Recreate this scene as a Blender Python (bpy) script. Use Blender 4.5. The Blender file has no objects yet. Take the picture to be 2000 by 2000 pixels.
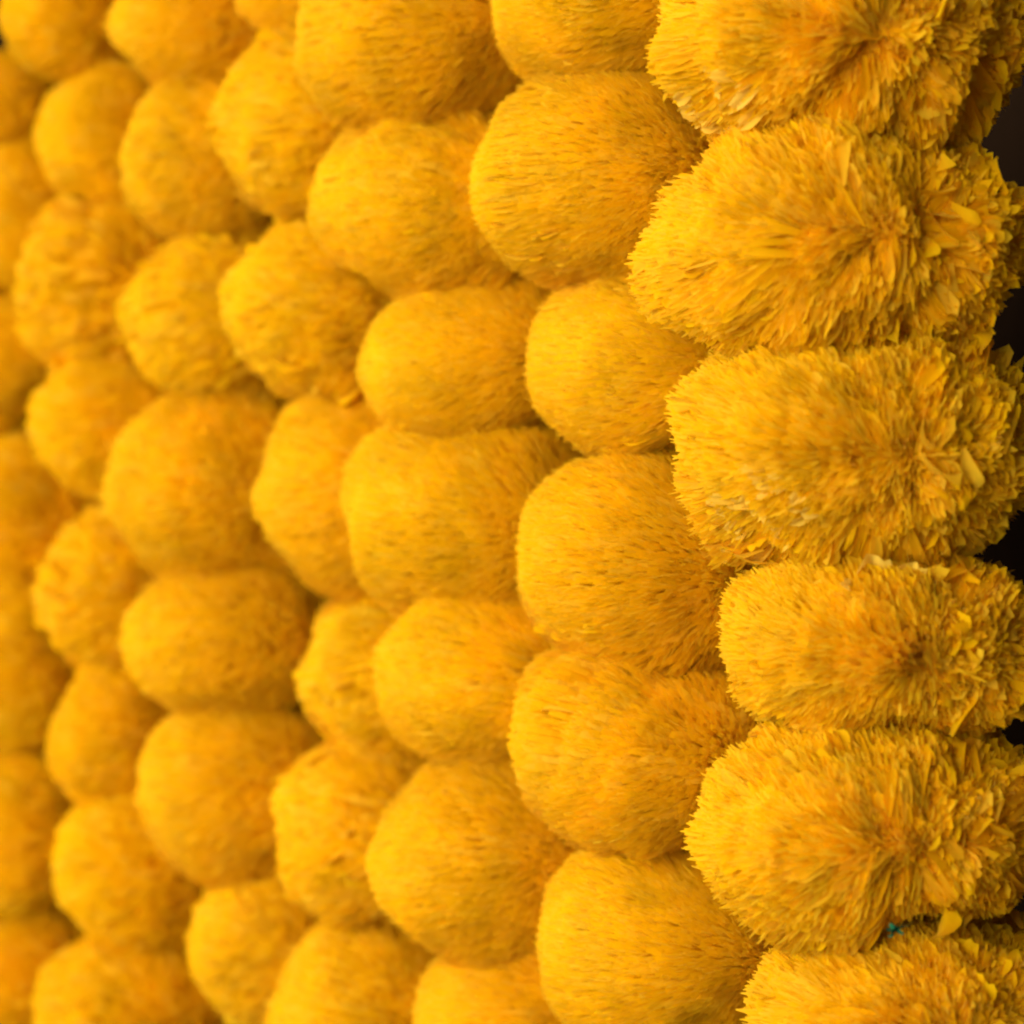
import bpy, math
import numpy as np
from mathutils import Matrix, Vector

# ------------------------------------------------------------------ camera, light, exposure
scene = bpy.context.scene
col = scene.collection
cam_data = bpy.data.cameras.new('camera')
cam_data.lens = 100.0
cam_data.sensor_width = 36.0
cam_data.clip_start = 0.01
cam_data.clip_end = 50.0
cam_data.dof.use_dof = True
cam_data.dof.focus_distance = 0.558
cam_data.dof.aperture_fstop = 10.0
camera = bpy.data.objects.new('camera', cam_data)
camera.location = (0, 0, 0)
camera.rotation_euler = (math.radians(90), 0, 0)
col.objects.link(camera)
scene.camera = camera

world = bpy.data.worlds.new('World')
scene.world = world
world.use_nodes = True
bg = world.node_tree.nodes['Background']
bg.inputs['Color'].default_value = (1.0, 0.88, 0.74, 1)
bg.inputs['Strength'].default_value = 0.34

def area_lamp(name, loc, target, size, energy, colour):
    d = bpy.data.lights.new(name, 'AREA')
    d.shape = 'DISK'
    d.size = size
    d.energy = energy
    d.color = colour
    o = bpy.data.objects.new(name, d)
    o.location = loc
    o.rotation_euler = (Vector(target) - Vector(loc)).to_track_quat('-Z', 'Y').to_euler()
    col.objects.link(o)
    return o

area_lamp('window_light', (-2.10, -1.25, 0.55), (0.0, 0.62, 0.0), 3.6, 218.0, (1.0, 0.93, 0.80))
area_lamp('added_rim_lamp', (-2.50, -0.20, 0.40), (0.0, 0.62, 0.0), 1.8, 5.0, (1.0, 0.93, 0.80))  # weak added lamp without a real source, lifts the left rims

scene.view_settings.view_transform = 'Standard'
scene.view_settings.look = 'None'
scene.view_settings.gamma = 1.0
scene.view_settings.exposure = 0.0
scene.render.engine = 'CYCLES'
scene.cycles.use_denoising = True
scene.cycles.filter_width = 2.2
scene.cycles.use_adaptive_sampling = True
scene.cycles.adaptive_threshold = 0.05
scene.cycles.max_bounces = 5
scene.cycles.diffuse_bounces = 5
scene.cycles.transmission_bounces = 5
scene.cycles.glossy_bounces = 2
scene.cycles.sample_clamp_indirect = 6.0

# ------------------------------------------------------------------ materials
def new_mat(name):
    m = bpy.data.materials.new(name)
    m.use_nodes = True
    nt = m.node_tree
    nt.nodes.clear()
    return m, nt, nt.nodes.new, nt.links.new

def petal_material(name, root, tip, pale, per_object, translucency=0.58):
    """thin petal: scattered light on both faces plus light passing through; hue varies from petal to petal"""
    m, nt, N, L = new_mat(name)
    out = N('ShaderNodeOutputMaterial')
    att_t = N('ShaderNodeAttribute'); att_t.attribute_name = 'along'
    if per_object:
        rnd = N('ShaderNodeObjectInfo').outputs['Random']
    else:
        a = N('ShaderNodeAttribute'); a.attribute_name = 'variation'
        rnd = a.outputs['Fac']
    ramp = N('ShaderNodeMix'); ramp.data_type = 'RGBA'
    ramp.inputs[6].default_value = (*root, 1); ramp.inputs[7].default_value = (*tip, 1)
    L(att_t.outputs['Fac'], ramp.inputs[0])
    vr = N('ShaderNodeMapRange')
    vr.inputs['From Min'].default_value = 0.55; vr.inputs['From Max'].default_value = 1.0
    vr.inputs['To Min'].default_value = 0.0; vr.inputs['To Max'].default_value = 0.45
    L(rnd, vr.inputs['Value'])
    mix2 = N('ShaderNodeMix'); mix2.data_type = 'RGBA'
    L(vr.outputs['Result'], mix2.inputs[0]); L(ramp.outputs[2], mix2.inputs[6])
    mix2.inputs[7].default_value = (*pale, 1)
    # broad patches of riper and paler petals over the flowers
    geo = N('ShaderNodeNewGeometry')
    noi = N('ShaderNodeTexNoise'); noi.inputs['Scale'].default_value = 60.0; noi.inputs['Detail'].default_value = 3.0
    L(geo.outputs['Position'], noi.inputs['Vector'])
    nr = N('ShaderNodeMapRange')
    nr.inputs['From Min'].default_value = 0.3; nr.inputs['From Max'].default_value = 0.7
    nr.inputs['To Min'].default_value = 0.90; nr.inputs['To Max'].default_value = 1.06
    L(noi.outputs['Fac'], nr.inputs['Value'])
    hsv = N('ShaderNodeHueSaturation')
    if not per_object:                                   # some heads a little more lemon, some more orange
        oi = N('ShaderNodeObjectInfo'); hr = N('ShaderNodeMapRange')
        hr.inputs['To Min'].default_value = 0.4965; hr.inputs['To Max'].default_value = 0.5035
        L(oi.outputs['Random'], hr.inputs['Value']); L(hr.outputs['Result'], hsv.inputs['Hue'])
    L(nr.outputs['Result'], hsv.inputs['Value'])
    L(mix2.outputs[2], hsv.inputs['Color'])
    p = N('ShaderNodeBsdfPrincipled')
    p.inputs['Roughness'].default_value = 0.62
    p.inputs['Specular IOR Level'].default_value = 0.04
    p.inputs['Sheen Weight'].default_value = 0.30
    p.inputs['Sheen Roughness'].default_value = 0.5
    p.inputs['Sheen Tint'].default_value = (1.0, 0.70, 0.12, 1)
    L(hsv.outputs['Color'], p.inputs['Base Color'])
    tr = N('ShaderNodeBsdfTranslucent')
    L(hsv.outputs['Color'], tr.inputs['Color'])
    mx = N('ShaderNodeMixShader'); mx.inputs[0].default_value = translucency
    L(p.outputs[0], mx.inputs[1]); L(tr.outputs[0], mx.inputs[2]); L(mx.outputs[0], out.inputs['Surface'])
    return m

ROOT = (0.92, 0.480, 0.001)
TIP = (0.95, 0.585, 0.002)
PALE = (0.96, 0.675, 0.055)
M_MASS = petal_material('marigold_petals', ROOT, TIP, PALE, False)
M_PETAL = petal_material('marigold_petal', ROOT, TIP, PALE, True)
M_CREAM = petal_material('faded_petal', (0.92, 0.54, 0.02), (0.95, 0.66, 0.07), (0.96, 0.70, 0.12), True)

def plain_material(name, colour, rough=0.8, noise_scale=40, spread=0.3):
    m, nt, N, L = new_mat(name)
    out = N('ShaderNodeOutputMaterial'); p = N('ShaderNodeBsdfPrincipled')
    geo = N('ShaderNodeNewGeometry')
    noi = N('ShaderNodeTexNoise'); noi.inputs['Scale'].default_value = noise_scale; noi.inputs['Detail'].default_value = 5.0
    L(geo.outputs['Position'], noi.inputs['Vector'])
    mr = N('ShaderNodeMapRange')
    mr.inputs['To Min'].default_value = 1 - spread; mr.inputs['To Max'].default_value = 1 + spread
    L(noi.outputs['Fac'], mr.inputs['Value'])
    hsv = N('ShaderNodeHueSaturation'); hsv.inputs['Color'].default_value = (*colour, 1)
    L(mr.outputs['Result'], hsv.inputs['Value'])
    L(hsv.outputs['Color'], p.inputs['Base Color'])
    p.inputs['Roughness'].default_value = rough
    p.inputs['Specular IOR Level'].default_value = 0.04
    L(p.outputs[0], out.inputs['Surface'])
    return m

M_HEART = plain_material('marigold_heart', (0.88, 0.45, 0.004), 0.8, 220, 0.10)
M_GREEN = plain_material('calyx_green', (0.012, 0.10, 0.045), 0.4, 400, 0.6)
M_WALL = plain_material('dark_wall', (0.022, 0.011, 0.005), 1.0, 6, 0.7)

# ------------------------------------------------------------------ setting: the dark wall behind the garlands
def quad_box(name, x0, x1, y0, y1, z0, z1, mat):
    me = bpy.data.meshes.new(name)
    v = [(x, y, z) for x in (x0, x1) for y in (y0, y1) for z in (z0, z1)]
    f = [(0, 1, 3, 2), (4, 6, 7, 5), (0, 4, 5, 1), (2, 3, 7, 6), (0, 2, 6, 4), (1, 5, 7, 3)]
    me.from_pydata(v, [], f); me.materials.append(mat)
    o = bpy.data.objects.new(name, me); col.objects.link(o)
    return o
wall = quad_box('wall', -2.0, 2.0, 1.60, 1.65, -1.5, 1.5, M_WALL)
wall['kind'] = 'structure'
side_light_block = quad_box('side_light_block', 0.124, 0.17, 0.36, 1.595, -1.5, 1.5, M_WALL)      # added dark slab that keeps ambient light off the front garland's right end
side_light_block['kind'] = 'structure'

# ------------------------------------------------------------------ the marigold flower
MM = 0.001

class Flower:
    """a strung marigold: a cushion, round about the upright string, with a full rounded rim; lengths in mm"""
    def __init__(self, R, h, seed, pole, dents=(), tufts=0.09):
        self.tufts = tufts
        self.R, self.h, self.seed, self.dents = R, h, seed, dents
        self.c = min(1.26 * h, 0.95 * R)
        self.rng = np.random.default_rng(seed)
        k = self.rng.normal(size=(7, 3)); k /= np.linalg.norm(k, axis=1)[:, None]
        self.k = k * self.rng.uniform(0.10, 0.26, (7, 1)); self.ph = self.rng.uniform(0, 6.28, 7)
        k = self.rng.normal(size=(9, 3)); k /= np.linalg.norm(k, axis=1)[:, None]
        self.k2 = k * self.rng.uniform(0.28, 0.65, (9, 1)); self.ph2 = self.rng.uniform(0, 6.28, 9)
        kk = self.rng.normal(size=(3, 6, 3)); kk /= np.linalg.norm(kk, axis=2)[..., None]
        self.kk = kk * self.rng.uniform(0.5, 1.6, (3, 6, 1)); self.pp = self.rng.uniform(0, 6.28, (3, 6))
        self.pole = np.array(pole, float); self.pole /= np.linalg.norm(self.pole)

    def surface(self, th, ph, u):
        """th: angle round the rim (-90..90 deg), u: 1 at the rim, below 1 going in along the flat top or bottom"""
        c, h, R = self.c, self.h, self.R
        flat = u < 1
        r = np.where(flat, (R - c) * u, (R - c) + c * np.cos(th))
        z = np.where(flat, np.sign(th) * h * (1.0 - 0.05 * u * u) / 0.95, h * np.sin(th))
        n = np.stack([np.cos(th) / c * np.cos(ph), np.cos(th) / c * np.sin(ph), np.sin(th) / h], 1)
        n[flat] = np.stack([0 * r, 0 * r, np.sign(th)], 1)[flat]
        n /= np.linalg.norm(n, axis=1)[:, None]
        p = np.stack([r * np.cos(ph), r * np.sin(ph), z], 1)
        lump = np.sin(p @ self.k.T + self.ph).sum(1) / 7.0
        tuft = np.sin(p @ self.k2.T + self.ph2).sum(1) / 9.0
        d = lump * (0.27 if self.tufts > 0.15 else 0.19) * h + tuft * self.tufts * h
        for (cx, cy, cz, rad, depth) in self.dents:
            q = ((p - np.array([cx, cy, cz])) ** 2).sum(1) / rad ** 2
            d = d - depth * np.exp(-q)
        return p + n * d[:, None], n

    def locks(self, S):
        """petals lie in locks: neighbours bend the same way and stand equally proud"""
        v = np.stack([np.sin(S @ self.kk[a].T + self.pp[a]).sum(1) / 2.5 for a in range(3)], 1)
        return v

    def streaks(self, S):
        """long strands: the same along a petal's run, changing across it"""
        e1 = np.cross(self.pole, [0.0, 0.0, 1.0]); e1 /= np.linalg.norm(e1); e2 = np.cross(self.pole, e1)
        psi = np.arctan2(S @ e2, S @ e1); rho = S @ self.pole / self.R
        r = np.random.default_rng(self.seed + 5)
        v = np.zeros(len(S))
        for k in (7, 11, 17, 26, 37, 53, 71, 97):
            v += np.sin(k * psi + r.uniform(0, 6.28) + r.uniform(1, 5) * np.sin(rho * r.uniform(2, 6) + r.uniform(0, 6.28)))
        return v / 2.2

    def sample(self, n, rng, keep_back=0.55):
        """points spread over the surface, leaving out most of the side away from the viewer"""
        m = n * 4 + 200                                    # an even, non-repeating spread (additive recurrence), so no bald spots
        g = 1.2207440846057596
        t = (rng.random(3)[None, :] + np.arange(m)[:, None] * np.array([1 / g, 1 / g ** 2, 1 / g ** 3])[None, :] + rng.normal(0, 0.007, (m, 3))) % 1.0
        th = (t[:, 0] - 0.5) * 3.0; ph = t[:, 1] * 2 * math.pi
        r = (self.R - self.c) + self.c * np.cos(th)
        ok = (t[:, 2] < r / self.R) & (np.sin(ph) < keep_back)
        th, ph = th[ok], ph[ok]
        n1 = min(n, int(n * 0.88))
        th, ph = th[:n1], ph[:n1]
        k = n - len(th)                                    # the rest on the flat top and bottom
        th = np.concatenate([th, rng.choice([-1.0, 1.0], k)]); ph = np.concatenate([ph, rng.uniform(math.pi * 0.85, math.pi * 2.15, k)])
        u = np.concatenate([np.ones(n - k), np.sqrt(rng.random(k))])
        mix = rng.permutation(n)
        return self.surface(th[mix], ph[mix], u[mix])

    def frames(self, S, N, rng, lean, spread, roll, lock=0.10):
        """growing direction d, width direction w and face normal f of petals whose tips stand at S"""
        away = -self.pole[None, :] + (N @ self.pole)[:, None] * N
        away /= np.linalg.norm(away, axis=1)[:, None] + 1e-6
        rad = S / (np.linalg.norm(S, axis=1)[:, None] + 1e-6)
        spread = np.broadcast_to(spread, (len(S),))[:, None]
        d = 0.20 * N + 0.35 * rad + lean * away + rng.normal(0, 1, S.shape) * spread + lock * self.locks(S)
        d /= np.linalg.norm(d, axis=1)[:, None]
        w = np.cross(d, N) + rng.normal(0, 0.05, S.shape)
        w -= (w * d).sum(1)[:, None] * d
        w /= np.linalg.norm(w, axis=1)[:, None] + 1e-9
        f = np.cross(w, d)
        a = (rng.normal(0, 1, len(S)) * roll)[:, None]
        w, f = w * np.cos(a) + f * np.sin(a), f * np.cos(a) - w * np.sin(a)
        return d, w, f

def mesh_from(name, V, Q, mat, attrs, smooth=True):
    me = bpy.data.meshes.new(name)
    me.vertices.add(len(V)); me.vertices.foreach_set('co', (V * MM).astype(np.float32).ravel())
    nq = len(Q)
    me.loops.add(nq * 4); me.loops.foreach_set('vertex_index', Q.astype(np.int32).ravel())
    me.polygons.add(nq)
    me.polygons.foreach_set('loop_start', np.arange(0, nq * 4, 4, dtype=np.int32))
    me.polygons.foreach_set('use_smooth', np.full(nq, smooth))
    for k, a in attrs.items():
        at = me.attributes.new(k, 'FLOAT', 'POINT'); at.data.foreach_set('value', a.astype(np.float32))
    me.update(); me.validate()
    me.materials.append(mat)
    return me

PROFILE = np.array([0.35, 0.80, 1.0, 0.62])
PROFILE_BROAD = np.array([0.30, 0.80, 1.0, 0.80])
ALONG = np.array([0.0, 0.45, 0.80, 1.0])

def petal_mass(name, F, n, width, length, lean, spread, roll, raise_, fine):
    """the thousands of petals too small to tell apart, each a bent strip with a ragged tip"""
    rng = np.random.default_rng(F.seed + 991)
    S, N = F.sample(n, rng)
    loose = np.ones(n)
    if fine == 'loose':                       # tight and combed on the side towards the neighbours, shaggy towards the open side
        loose = np.clip(0.66 + 0.60 * S[:, 0] / F.R, 0.25, 1.15)
    st = F.streaks(S)
    d, w, f = F.frames(S, N, rng, lean, spread * loose, roll * loose, 0.26 if fine == 'loose' else 0.10)
    Lh = length * rng.uniform(0.7, 1.25, n); W = width * rng.uniform(0.6, 1.4, n) * (0.45 + 0.55 * loose)
    if fine == 'loose':                       # short young petals round the middle
        young = np.clip(0.5 + 1.5 * (1 - (S / np.linalg.norm(S, axis=1)[:, None]) @ F.pole), 0.5, 1.0)
        Lh = Lh * young; W = W * (0.4 + 0.6 * young)
    prof = PROFILE_BROAD if fine == 'loose' else PROFILE
    tip = S + N * ((rng.normal(0, 1, n) + 0.9 * F.locks(S)[:, 0] + 0.9 * st) * raise_ * loose - 0.4)[:, None]
    bend = 0.10 + 0.55 * Lh / (2 * F.h) + rng.normal(0, 0.03, n)      # follows the curve of the head, root tucked in
    nc = 3 if fine else 2
    xs = np.array([-0.5, 0.0, 0.5]) if fine else np.array([-0.5, 0.5])
    rows = []
    for j in range(4):
        back = (1 - ALONG[j]) * Lh
        ctr = tip - d * back[:, None] - f * (bend * Lh * (1 - ALONG[j]) ** 2 * 2.0)[:, None]
        for i in range(nc):
            off = W * prof[j] * xs[i]
            p = ctr + w * off[:, None]
            if fine:
                p = p + f * (W * (0.20 if fine == 'loose' else 0.07) * prof[j] * (abs(xs[i]) * 2 - 0.5))[:, None]
            if j == 3:
                push = (0.22 if i == 1 else -0.32) if fine == 'loose' else (0.35 if (fine and i == 1) else 0.0)      # rounded or ragged tips
                p = p + d * ((rng.normal(0, 0.12 if fine == 'loose' else 0.45, n) + push) * W)[:, None]
                if fine == 'loose':
                    p = p + f * (rng.normal(0.15, 0.22, n) * W * np.clip(loose * 1.25 - 0.25, 0, 1.3))[:, None]         # curled, ruffled ends
            rows.append(p)
    nv = 4 * nc
    V = np.stack(rows, 1).reshape(-1, 3)
    q = []
    for j in range(3):
        for i in range(nc - 1):
            a = j * nc + i
            q.append((a, a + 1, a + nc + 1, a + nc))
    Q = (np.arange(n)[:, None, None] * nv + np.array(q)[None]).reshape(-1, 4)
    Sn = S / np.linalg.norm(S, axis=1)[:, None]
    ripe = np.ones(n) if fine != 'loose' else 0.3 + 1.3 * (1 - Sn @ F.pole)    # the youngest petals round the middle are deeper orange
    me = mesh_from(name, V, Q, M_MASS, {
        'along': np.tile(np.repeat(ALONG, nc), n) * np.repeat(np.clip(ripe, 0.25, 1), nv),
        'variation': np.repeat(np.clip(0.5 + 0.2 * st + rng.normal(0, 0.13, n), 0, 1), nv)}, fine == 'loose')
    return me

def fringe_mesh(name, F, n, width, length, lean, stand):
    """fine pale petal ends that stand a little proud of the head and soften its outline"""
    rng = np.random.default_rng(F.seed + 313)
    S, N = F.sample(n, rng, 0.45)
    d, w, f = F.frames(S, N, rng, lean, 0.10, 0.2)
    d = d + 0.15 * N; d /= np.linalg.norm(d, axis=1)[:, None]
    Lh = length * rng.uniform(0.6, 1.3, n); W = width * rng.uniform(0.6, 1.4, n)
    tip = S + N * (stand * np.abs(rng.normal(0.5, 0.6, n)) - 0.2)[:, None] + d * 0.4
    rows = []
    for j, (t, pr) in enumerate(((0.0, 0.5), (0.6, 1.0), (1.0, 0.35))):
        ctr = tip - d * ((1 - t) * Lh)[:, None] - f * (0.12 * Lh * (1 - t) ** 2)[:, None] + f * (rng.normal(0, 0.03, n) * Lh)[:, None]
        for sx in (-0.5, 0.5):
            rows.append(ctr + w * (W * pr * sx)[:, None])
    V = np.stack(rows, 1).reshape(-1, 3)
    Q = (np.arange(n)[:, None, None] * 6 + np.array([(0, 1, 3, 2), (2, 3, 5, 4)])[None]).reshape(-1, 4)
    return mesh_from(name, V, Q, M_MASS, {'along': np.tile([0.6, 0.6, 0.9, 0.9, 1.0, 1.0], n), 'variation': np.repeat(rng.uniform(0.6, 1.0, n), 6)}, False)

def heart_mesh(name, F, inset):
    nth, nph = 17, 44
    g = Flower(F.R - inset, F.h - inset, F.seed, F.pole, F.dents, F.tufts)
    TH = np.concatenate([[-1.0] * 2, np.linspace(-math.pi / 2, math.pi / 2, nth), [1.0] * 2])
    U = np.concatenate([[0.02, 0.55], np.ones(nth), [0.55, 0.02]])
    PH = np.linspace(0, 2 * math.pi, nph, endpoint=False)
    th = np.repeat(TH, nph); u = np.repeat(U, nph); ph = np.tile(PH, len(TH))
    V, _ = g.surface(th, ph, u)
    Q = []
    for i in range(len(TH) - 1):
        for j in range(nph):
            k = (j + 1) % nph
            Q.append((i * nph + j, i * nph + k, (i + 1) * nph + k, (i + 1) * nph + j))
    return mesh_from(name, V, np.array(Q), M_HEART, {})

def single_petal_mesh(name, seed, mat, ruffle, cup):
    """one marigold petal 1 unit long, tip at the origin growing along +Y: narrow claw, broad ruffled three-lobed end"""
    rng = np.random.default_rng(seed)
    nx, ny = 6, 6
    V = []; al = []
    p1, p2 = rng.uniform(0, 6.28, 2)
    for j in range(ny):
        t = j / (ny - 1)
        wd = 0.10 + 0.36 * math.sin(min(1.0, t * 1.08) * math.pi * 0.62) ** 1.2
        for i in range(nx):
            s = i / (nx - 1) * 2 - 1
            x = s * wd * (1.0 if t < 0.9 else 0.86)
            lobes = 0.055 * math.cos(s * 7.5 + p1) - 0.13 * s * s
            y = t - 1 + (t ** 3) * lobes + rng.normal(0, 0.012) * t
            z = cup * (s * s - 0.4) * wd + ruffle * t * t * math.sin(s * 4.6 + p2) * 0.20 + 0.10 * math.sin(t * 2.4) - 0.14 * t * t - 0.9 * (1 - t) ** 2
            V.append((x, y, z)); al.append(t)
    Q = [(j * nx + i, j * nx + i + 1, (j + 1) * nx + i + 1, (j + 1) * nx + i) for j in range(ny - 1) for i in range(nx - 1)]
    V = np.array(V) / MM * 1.0
    return mesh_from(name, V, np.array(Q), mat, {'along': np.array(al)})

PETALS = [single_petal_mesh('petal_shape', 40 + i, M_PETAL, [0.6, 1.1, 0.9, 1.4][i % 4], [0.5, 0.8, 0.3, 0.6][i % 4]) for i in range(10)]
CREAMS = [single_petal_mesh('faded_petal_shape', 80 + i, M_CREAM, 1.0, 0.6) for i in range(4)]
def narrow(src):                       # slender petals for the tight heads
    me = src.copy(); co = np.empty(len(me.vertices) * 3, np.float32)
    me.vertices.foreach_get('co', co); co = co.reshape(-1, 3); co[:, 0] *= 0.55; co[:, 2] *= 0.7
    me.vertices.foreach_set('co', co.ravel()); return me
SLIM = [narrow(m) for m in PETALS]

def child(name, me, parent, matrix=None):
    o = bpy.data.objects.new(name, me); col.objects.link(o)
    o.parent = parent
    if matrix is not None:
        o.matrix_local = matrix
    return o

def petal_matrix(p, d, w, f, length, wide):
    return Matrix((
                   (w[0] * wide * MM, d[0] * length * MM, f[0] * wide * MM, p[0] * MM),
                   (w[1] * wide * MM, d[1] * length * MM, f[1] * wide * MM, p[1] * MM),
                   (w[2] * wide * MM, d[2] * length * MM, f[2] * wide * MM, p[2] * MM),
                   (0, 0, 0, 1)))

def scatter(flower, F, n, where, length, wide, lean, spread, roll, lift, shapes, seed):
    """petals that can be told apart, one object each, at the spots where() accepts"""
    rng = np.random.default_rng(F.seed * 7 + seed)
    S, N = F.sample(n * 14, rng, 0.35)
    S_, N_ = S[where(S, N)][:n], N[where(S, N)][:n]
    n = len(S_)
    d, w, f = F.frames(S_, N_, rng, lean, spread, roll)
    for i in range(n):
        L = length * rng.uniform(0.75, 1.25); W = wide * rng.uniform(0.75, 1.25)
        p = S_[i] + N_[i] * (lift * rng.uniform(0.2, 1.2))
        child('petal', shapes[int(rng.integers(len(shapes)))], flower, petal_matrix(p, d[i], w[i], f[i], L, W))

# ------------------------------------------------------------------ the garlands: depth (m) and, from the top, each flower: across, up, half width, half height (mm)
GARLANDS = {
    'A': (0.556, [
        (62.0, 92.2, 37.1, 21.9),
        (62.5, 52.2, 37.0, 21.1),
        (65.6, 12.0, 35.5, 21.9),
        (70.3, -25.1, 32.3, 17.8),
        (67.7, -60.8, 35.8, 19.0),
        (76.5, -97.0, 31.9, 18.6),
    ]),
    'B': (0.600, [
        (22.8, 109.6, 28.5, 19.9),
        (20.6, 70.9, 28.8, 20.6),
        (31.2, 31.1, 27.7, 19.9),
        (27.8, -10.9, 28.4, 22.1),
        (27.5, -50.7, 28.5, 19.4),
        (32.6, -91.5, 28.2, 21.0),
    ]),
    'C': (0.638, [
        (-19.7, 107.6, 29.7, 21.9),
        (-14.7, 68.2, 29.9, 18.8),
        (-7.2, 34.4, 28.3, 16.9),
        (-8.8, -1.4, 29.7, 20.7),
        (-2.5, -37.3, 28.7, 20.4),
        (-3.7, -77.1, 28.9, 21.1),
        (2.9, -112.7, 25.7, 18.8),
    ]),
    'D': (0.672, [
        (-40.8, 127.7, 25.3, 17.0),
        (-45.2, 91.3, 24.8, 20.5),
        (-42.7, 48.8, 24.0, 21.0),
        (-36.4, 5.0, 24.8, 22.8),
        (-27.7, -36.3, 23.5, 19.0),
        (-31.8, -75.6, 24.3, 20.5),
        (-32.7, -118.1, 24.5, 21.0),
    ]),
    'E': (0.704, [
        (-77.1, 122.0, 22.8, 17.6),
        (-74.8, 86.8, 23.1, 18.4),
        (-72.9, 47.2, 21.8, 19.7),
        (-73.9, 6.0, 26.7, 21.5),
        (-70.0, -31.5, 25.4, 17.3),
        (-68.0, -67.9, 25.4, 21.2),
        (-56.9, -108.0, 22.8, 18.6),
    ]),
    'F': (0.734, [
        (-114.2, 129.3, 18.3, 15.6),
        (-103.9, 96.8, 19.1, 17.5),
        (-106.0, 58.2, 20.2, 20.5),
        (-102.6, 21.9, 21.6, 17.5),
        (-102.8, -19.4, 19.7, 18.9),
        (-101.1, -56.3, 19.7, 19.4),
        (-97.3, -92.9, 23.5, 20.8),
        (-98.7, -129.7, 24.9, 19.4),
    ]),
    'G': (0.762, [
        (-136.3, 109.4, 15.9, 11.9),
        (-131.4, 78.6, 15.9, 17.6),
        (-135.3, 41.7, 15.9, 13.6),
        (-131.1, 0.1, 19.9, 19.6),
        (-132.8, -42.0, 18.2, 21.3),
        (-133.1, -88.2, 17.6, 19.3),
        (-131.9, -124.8, 18.7, 17.3),
    ]),
    'H': (0.805, [
        (-156.0, 60.9, 17.2, 16.5),
        (-156.0, 21.9, 17.2, 13.5),
    ]),
}
NTH = ['topmost', 'second from the top', 'third from the top', 'fourth from the top', 'fifth from the top', 'sixth from the top', 'seventh from the top', 'eighth from the top']
GARLAND_NAME = {
    'A': 'frontmost marigold garland beside the dark gap',
    'B': 'second garland from the dark side',
    'C': 'third garland from the dark side',
    'D': 'fourth garland from the dark side',
    'E': 'fifth garland from the dark side',
    'F': 'sixth garland from the dark side',
    'G': 'garland at the blurred far edge',
    'H': 'shaded row behind the other garlands',
}
LABELS = {
    ('A', 0): 'large marigold at the top beside the dark gap, pale frayed petals at its lower corner',
    ('A', 1): 'large marigold with a dark hollow among ruffled petals, second down beside the dark gap',
    ('A', 2): 'shaggy marigold with pale fringed lower rim, third down beside the dark gap',
    ('A', 3): 'flatter orange-yellow marigold with broad pale petals on its top, beside the dark gap',
    ('A', 4): 'large marigold with a speck of green calyx under it, beside the dark gap',
    ('H', 0): 'shaded sliver of marigold in the upper brown gap at the blurred far edge',
    ('H', 1): 'shaded marigold in the larger brown gap halfway down the blurred far edge',
    ('A', 5): 'marigold at the bottom corner below the green calyx, cut by the frame',
}

RAGGED = {('B', 4), ('C', 1), ('D', 1), ('D', 2), ('D', 4), ('D', 5), ('E', 2), ('E', 6), ('F', 2), ('F', 4)}     # flowers coming apart
SETTINGS = {   # petals in the mass, width, length, lean, spread, roll, raise, fine
    'A': (9000, 2.7, 12.0, 0.95, 0.12, 0.26, 0.34, 'loose'),
    'B': (14000, 0.95, 11.0, 1.15, 0.045, 0.05, 0.09, ''),
    'C': (11000, 1.0, 10.5, 1.15, 0.045, 0.05, 0.09, ''),
    'D': (6500, 1.25, 9.0, 1.05, 0.06, 0.08, 0.13, ''),
    'E': (5500, 1.3, 8.0, 0.95, 0.07, 0.10, 0.16, ''),
    'F': (4600, 1.4, 7.5, 0.95, 0.10, 0.18, 0.22, ''),
    'G': (3800, 1.5, 7.0, 0.90, 0.11, 0.20, 0.24, ''),
    'H': (1500, 1.6, 7.0, 0.85, 0.15, 0.40, 0.30, ''),
}
FRINGE = {'A': (5000, 0.60, 6.0, 0.8), 'B': (6500, 0.36, 5.0, 0.42), 'C': (5000, 0.40, 5.0, 0.45), 'D': (3000, 0.5, 5.0, 0.7), 'E': (2000, 0.6, 5.0, 0.8)}
FLOWERS = {}
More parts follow.
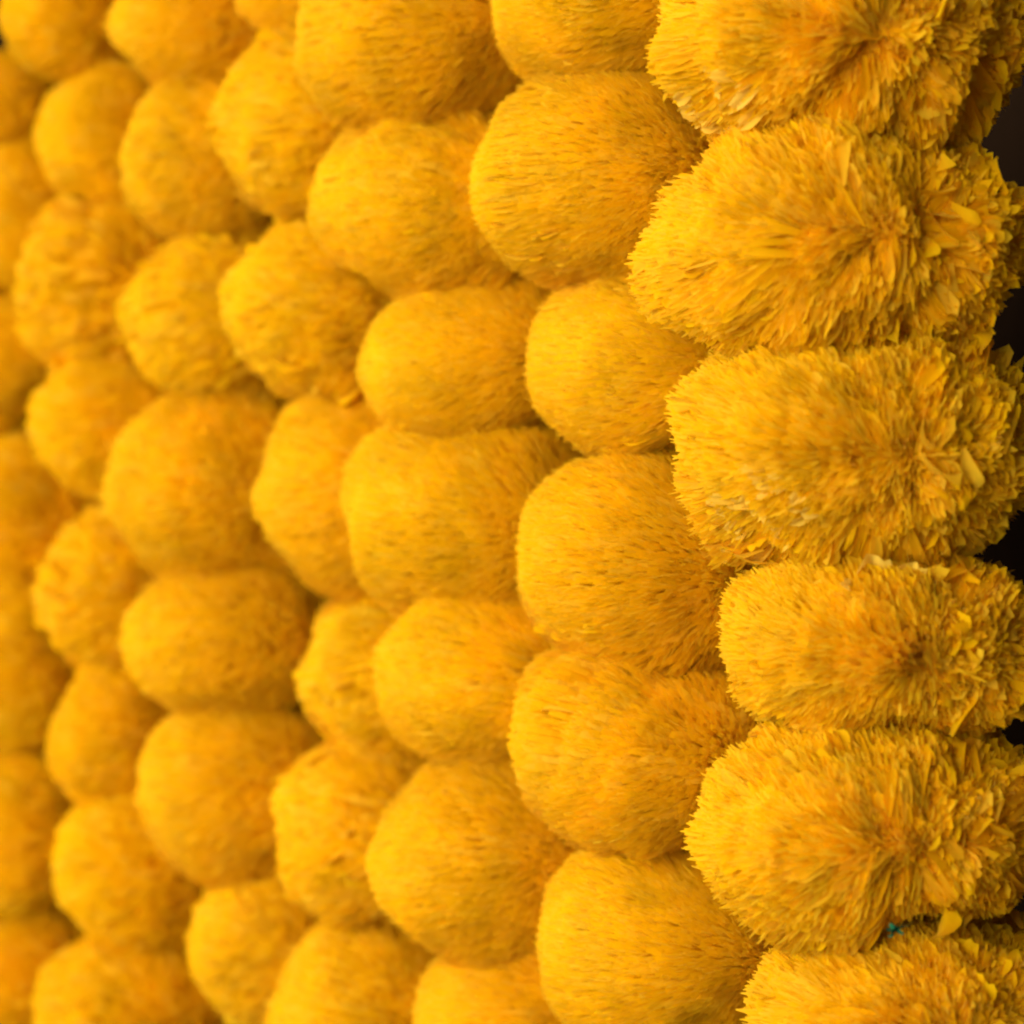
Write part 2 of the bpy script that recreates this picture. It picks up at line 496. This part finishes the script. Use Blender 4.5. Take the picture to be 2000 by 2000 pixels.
for g, (depth, rows) in GARLANDS.items():
    for i, (x, z, R, h) in enumerate(rows):
        seed = ord(g) * 100 + i
        rng = np.random.default_rng(seed)
        R2, h2 = R - 0.6, h - 0.3
        back = 0.0
        if g != 'A':
            R2 *= 1.16; x += 0.15 * R; back = 0.12 * R; h2 *= 1.20
        else:
            h2 *= 1.04; R2 -= 0.4; x += 0.4
        pole = (0.25, -1.0, -0.1) if g == 'A' else (0.80, -0.62, rng.uniform(-0.12, 0.12))
        dents = ()
        if (g, i) == ('A', 1):
            dents = ((18, -30, 6.5, 7.5, 6.5),)
        F = Flower(R2, h2, seed, pole, dents, 0.19 if g == 'A' else 0.14 if (g, i) in RAGGED else 0.08)
        root = bpy.data.objects.new('marigold_flower', None)
        col.objects.link(root)
        root.empty_display_size = 0.01
        root.location = (x * MM, depth + back * MM, z * MM)
        root.rotation_euler = (math.radians(rng.uniform(-5, 5)), math.radians(rng.uniform(-7, 7)), 0)
        root['label'] = LABELS.get((g, i), 'yellow marigold, %s in the %s' % (NTH[i], GARLAND_NAME[g]))
        root['category'] = 'flower'
        root['group'] = 'marigolds strung on the ' + GARLAND_NAME[g]
        child('heart', heart_mesh('heart', F, 3.4), root)
        n, wd, ln, lean, spr, roll, rs, fine = SETTINGS[g]
        if (g, i) in RAGGED:
            spr, rs, wd = spr * 2.2, rs * 3.0, wd * 1.35
        mass = child('petal_mass', petal_mass('petal_mass', F, n, wd, ln, lean, spr, roll, rs, fine), root)
        mass['kind'] = 'stuff'
        if g in FRINGE:
            fn, fw, fl, fs = FRINGE[g]
            fr = child('petal_fringe', fringe_mesh('petal_fringe', F, fn, fw, fl, lean * 0.8, fs), root)
            fr['kind'] = 'stuff'
        FLOWERS[g, i] = (root, F)

# ------------------------------------------------------------------ petals that can be told apart
for i in range(6):
    root, F = FLOWERS['A', i]
    R, h = F.R, F.h
    # ruffled, loose petals on the shaded side
    scatter(root, F, 145, lambda S, N: (S[:, 0] > 0.28 * R), 8.0, 5.4, 0.50, 0.26, 0.7, 0.9, PETALS, 1)
    # petals of the lit rim
    scatter(root, F, 80, lambda S, N: (S[:, 0] < 0.2 * R) & (S[:, 1] < 0.3 * R) & (np.hypot(S[:, 0] / R, S[:, 2] / h) > 0.82), 7.0, 4.6, 0.85, 0.14, 0.30, 0.9, SLIM, 3)
for i in range(6):
    root, F = FLOWERS['B', i]
    scatter(root, F, 90, lambda S, N: (S[:, 0] < -0.35 * F.R), 8.0, 3.0, 1.1, 0.06, 0.12, 0.02, SLIM, 2)
for i in range(7):
    root, F = FLOWERS['C', i]
    scatter(root, F, 50, lambda S, N: (S[:, 0] < -0.35 * F.R), 8.0, 3.0, 1.1, 0.07, 0.15, 0.05, SLIM, 2)

for key in sorted(RAGGED):
    if key[0] in 'DEF':
        root, F = FLOWERS[key]
        scatter(root, F, 34, lambda S, N: (S[:, 0] < 0.3 * F.R) & (S[:, 1] < 0.3 * F.R), 8.0, 4.6, 0.7, 0.25, 0.5, 1.6, PETALS, 4)

# pale frayed petals at the lower corner of the top flower
root, F = FLOWERS['A', 0]
scatter(root, F, 40, lambda S, N: (np.hypot(S[:, 0] + 24, S[:, 2] + 13) < 6.5) & (S[:, 1] < 6), 8.0, 3.0, 0.6, 0.20, 0.45, 1.5, CREAMS, 5)
root, F = FLOWERS['A', 2]
scatter(root, F, 40, lambda S, N: (np.hypot(S[:, 0] + 20, S[:, 2] + 13) < 9) & (S[:, 1] < 6), 8.5, 2.6, 0.6, 0.16, 0.4, 1.1, CREAMS, 5)

# single broad petals standing out of the front flowers: flower, across, up (mm), direction in the picture (deg), length, width, lift
def front_point(F, x, z):
    th = math.asin(max(-0.98, min(0.98, z / F.h)))
    r = F.R - F.c + F.c * math.cos(th)
    y = -math.sqrt(max(1.0, r * r - x * x))
    S = np.array([x, y, z]); n = np.array([x / r * math.cos(th), y / r * math.cos(th), math.sin(th)])
    return S, n / np.linalg.norm(n)
BROAD = [
    (3, -2.6, 15.0, 92, 8.5, 7.5, 3.0), (3, 4.6, 14.0, 65, 8.0, 6.5, 2.8), (3, 9.5, 14.0, 40, 8.0, 5.5, 2.2), (3, -8.5, 12.0, 150, 4.0, 3.2, 1.8),
    (2, 17.0, 17.0, 75, 10.0, 7.5, 1.8), (2, 22.0, 14.5, 40, 9.0, 6.5, 1.5), (2, 27.0, 16.0, 65, 10.0, 7.0, 2.2), (2, 30.0, 12.0, 30, 9.0, 6.0, 2.0),
    (2, -9.5, 3.0, 190, 6.0, 4.0, 0.9), (2, -4.0, 12.5, 120, 5.5, 3.4, 0.8),
    (1, 8.0, -18.5, -70, 9.0, 6.0, 2.2), (1, 12.5, -19.0, -95, 8.5, 5.0, 2.4), (1, 3.0, -18.5, -110, 8.0, 5.0, 2.0), (1, 18.0, -17.5, -50, 9.0, 6.0, 2.0),
    (1, 17.0, 18.0, 70, 11.0, 8.5, 1.5), (1, 25.0, 15.0, 60, 10.0, 7.0, 1.6), (1, 30.0, 9.0, 20, 9.0, 6.5, 1.6), (1, 24.0, -3.0, -60, 10.0, 7.0, 1.6),
    (0, 26.0, 10.0, 30, 9.0, 6.0, 1.6), (0, 30.0, -8.0, -25, 9.0, 6.0, 1.8), (0, 20.0, -17.0, -60, 9.0, 6.0, 1.8), (0, 14.0, -18.5, -80, 8.0, 6.0, 1.6),
    (4, 28.0, 14.0, 50, 8.0, 5.0, 1.6), (4, -5.0, -3.0, 200, 5.0, 3.0, 0.9),
    (5, 10.0, 14.0, 60, 8.0, 6.0, 1.4), (5, -6.0, 13.5, 110, 7.0, 5.0, 1.2),
]
brng = np.random.default_rng(12)
for k, (i, x, z, ang, ln, wd, lift) in enumerate(BROAD):
    root, F = FLOWERS['A', i]
    S, n = front_point(F, x, z)
    d = np.array([math.cos(math.radians(ang)), -0.35, math.sin(math.radians(ang))])
    d = d + 0.25 * n; d /= np.linalg.norm(d)
    w = np.cross(d, n); w /= np.linalg.norm(w); f = np.cross(w, d)
    shapes = CREAMS if k in (0, 1, 3) else PETALS                # the first ones are the pale petals lying on the flatter flower
    child('petal', shapes[k % len(shapes)], root, petal_matrix(S + n * lift, d, w, f, ln, wd))
root, F = FLOWERS['B', 5]
S, n = front_point(F, 20.0, 1.0)
d = np.array([0.9, -0.4, -0.1]); d /= np.linalg.norm(d); w = np.cross(d, n); w /= np.linalg.norm(w)
child('petal', PETALS[2], root, petal_matrix(S + n * 2.5 + d * 3, d, w, np.cross(w, d), 9.0, 7.5))

# ------------------------------------------------------------------ green calyx under the fifth flower of the front garland
root, F = FLOWERS['A', 4]
def calyx_mesh():
    rng = np.random.default_rng(3)
    V, Q = [], []
    for k in range(5):                                      # narrow torn sepals on a stub of stem
        a = (0.3, 0.9, 2.6, 3.4, 5.6)[k]; ln = (4.2, 2.4, 3.0, 2.2, 1.6)[k]; b = len(V)
        for j in range(4):
            t = j / 3; r = 0.35 + ln * t * 0.75; w = 0.42 * (1 - 0.75 * t)
            z = 1.2 * math.sin(t * 2.2) + rng.normal(0, 0.12)
            for sgn in (-1, 1):
                V.append((r * math.cos(a) - sgn * w * math.sin(a), r * math.sin(a) + sgn * w * math.cos(a), z + sgn * 0.15))
        for j in range(3):
            Q.append((b + 2 * j, b + 2 * j + 1, b + 2 * j + 3, b + 2 * j + 2))
    b = len(V)
    for z, r in ((-1.6, 0.45), (0.3, 0.6)):
        for k in range(6):
            V.append((r * math.cos(k * math.pi / 3), r * math.sin(k * math.pi / 3), z))
    for k in range(6):
        Q.append((b + k, b + (k + 1) % 6, b + 6 + (k + 1) % 6, b + 6 + k))
    return mesh_from('calyx', np.array(V), np.array(Q), M_GREEN, {})
S, n = front_point(F, 0.8, -13.0)
cal = child('calyx', calyx_mesh(), root, Matrix.Translation(Vector(tuple((S + n * 4.2) * MM))) @ Matrix.Rotation(math.radians(115), 4, 'X') @ Matrix.Rotation(math.radians(20), 4, 'Y'))
cal['label'] = 'dark green calyx showing between the petals'
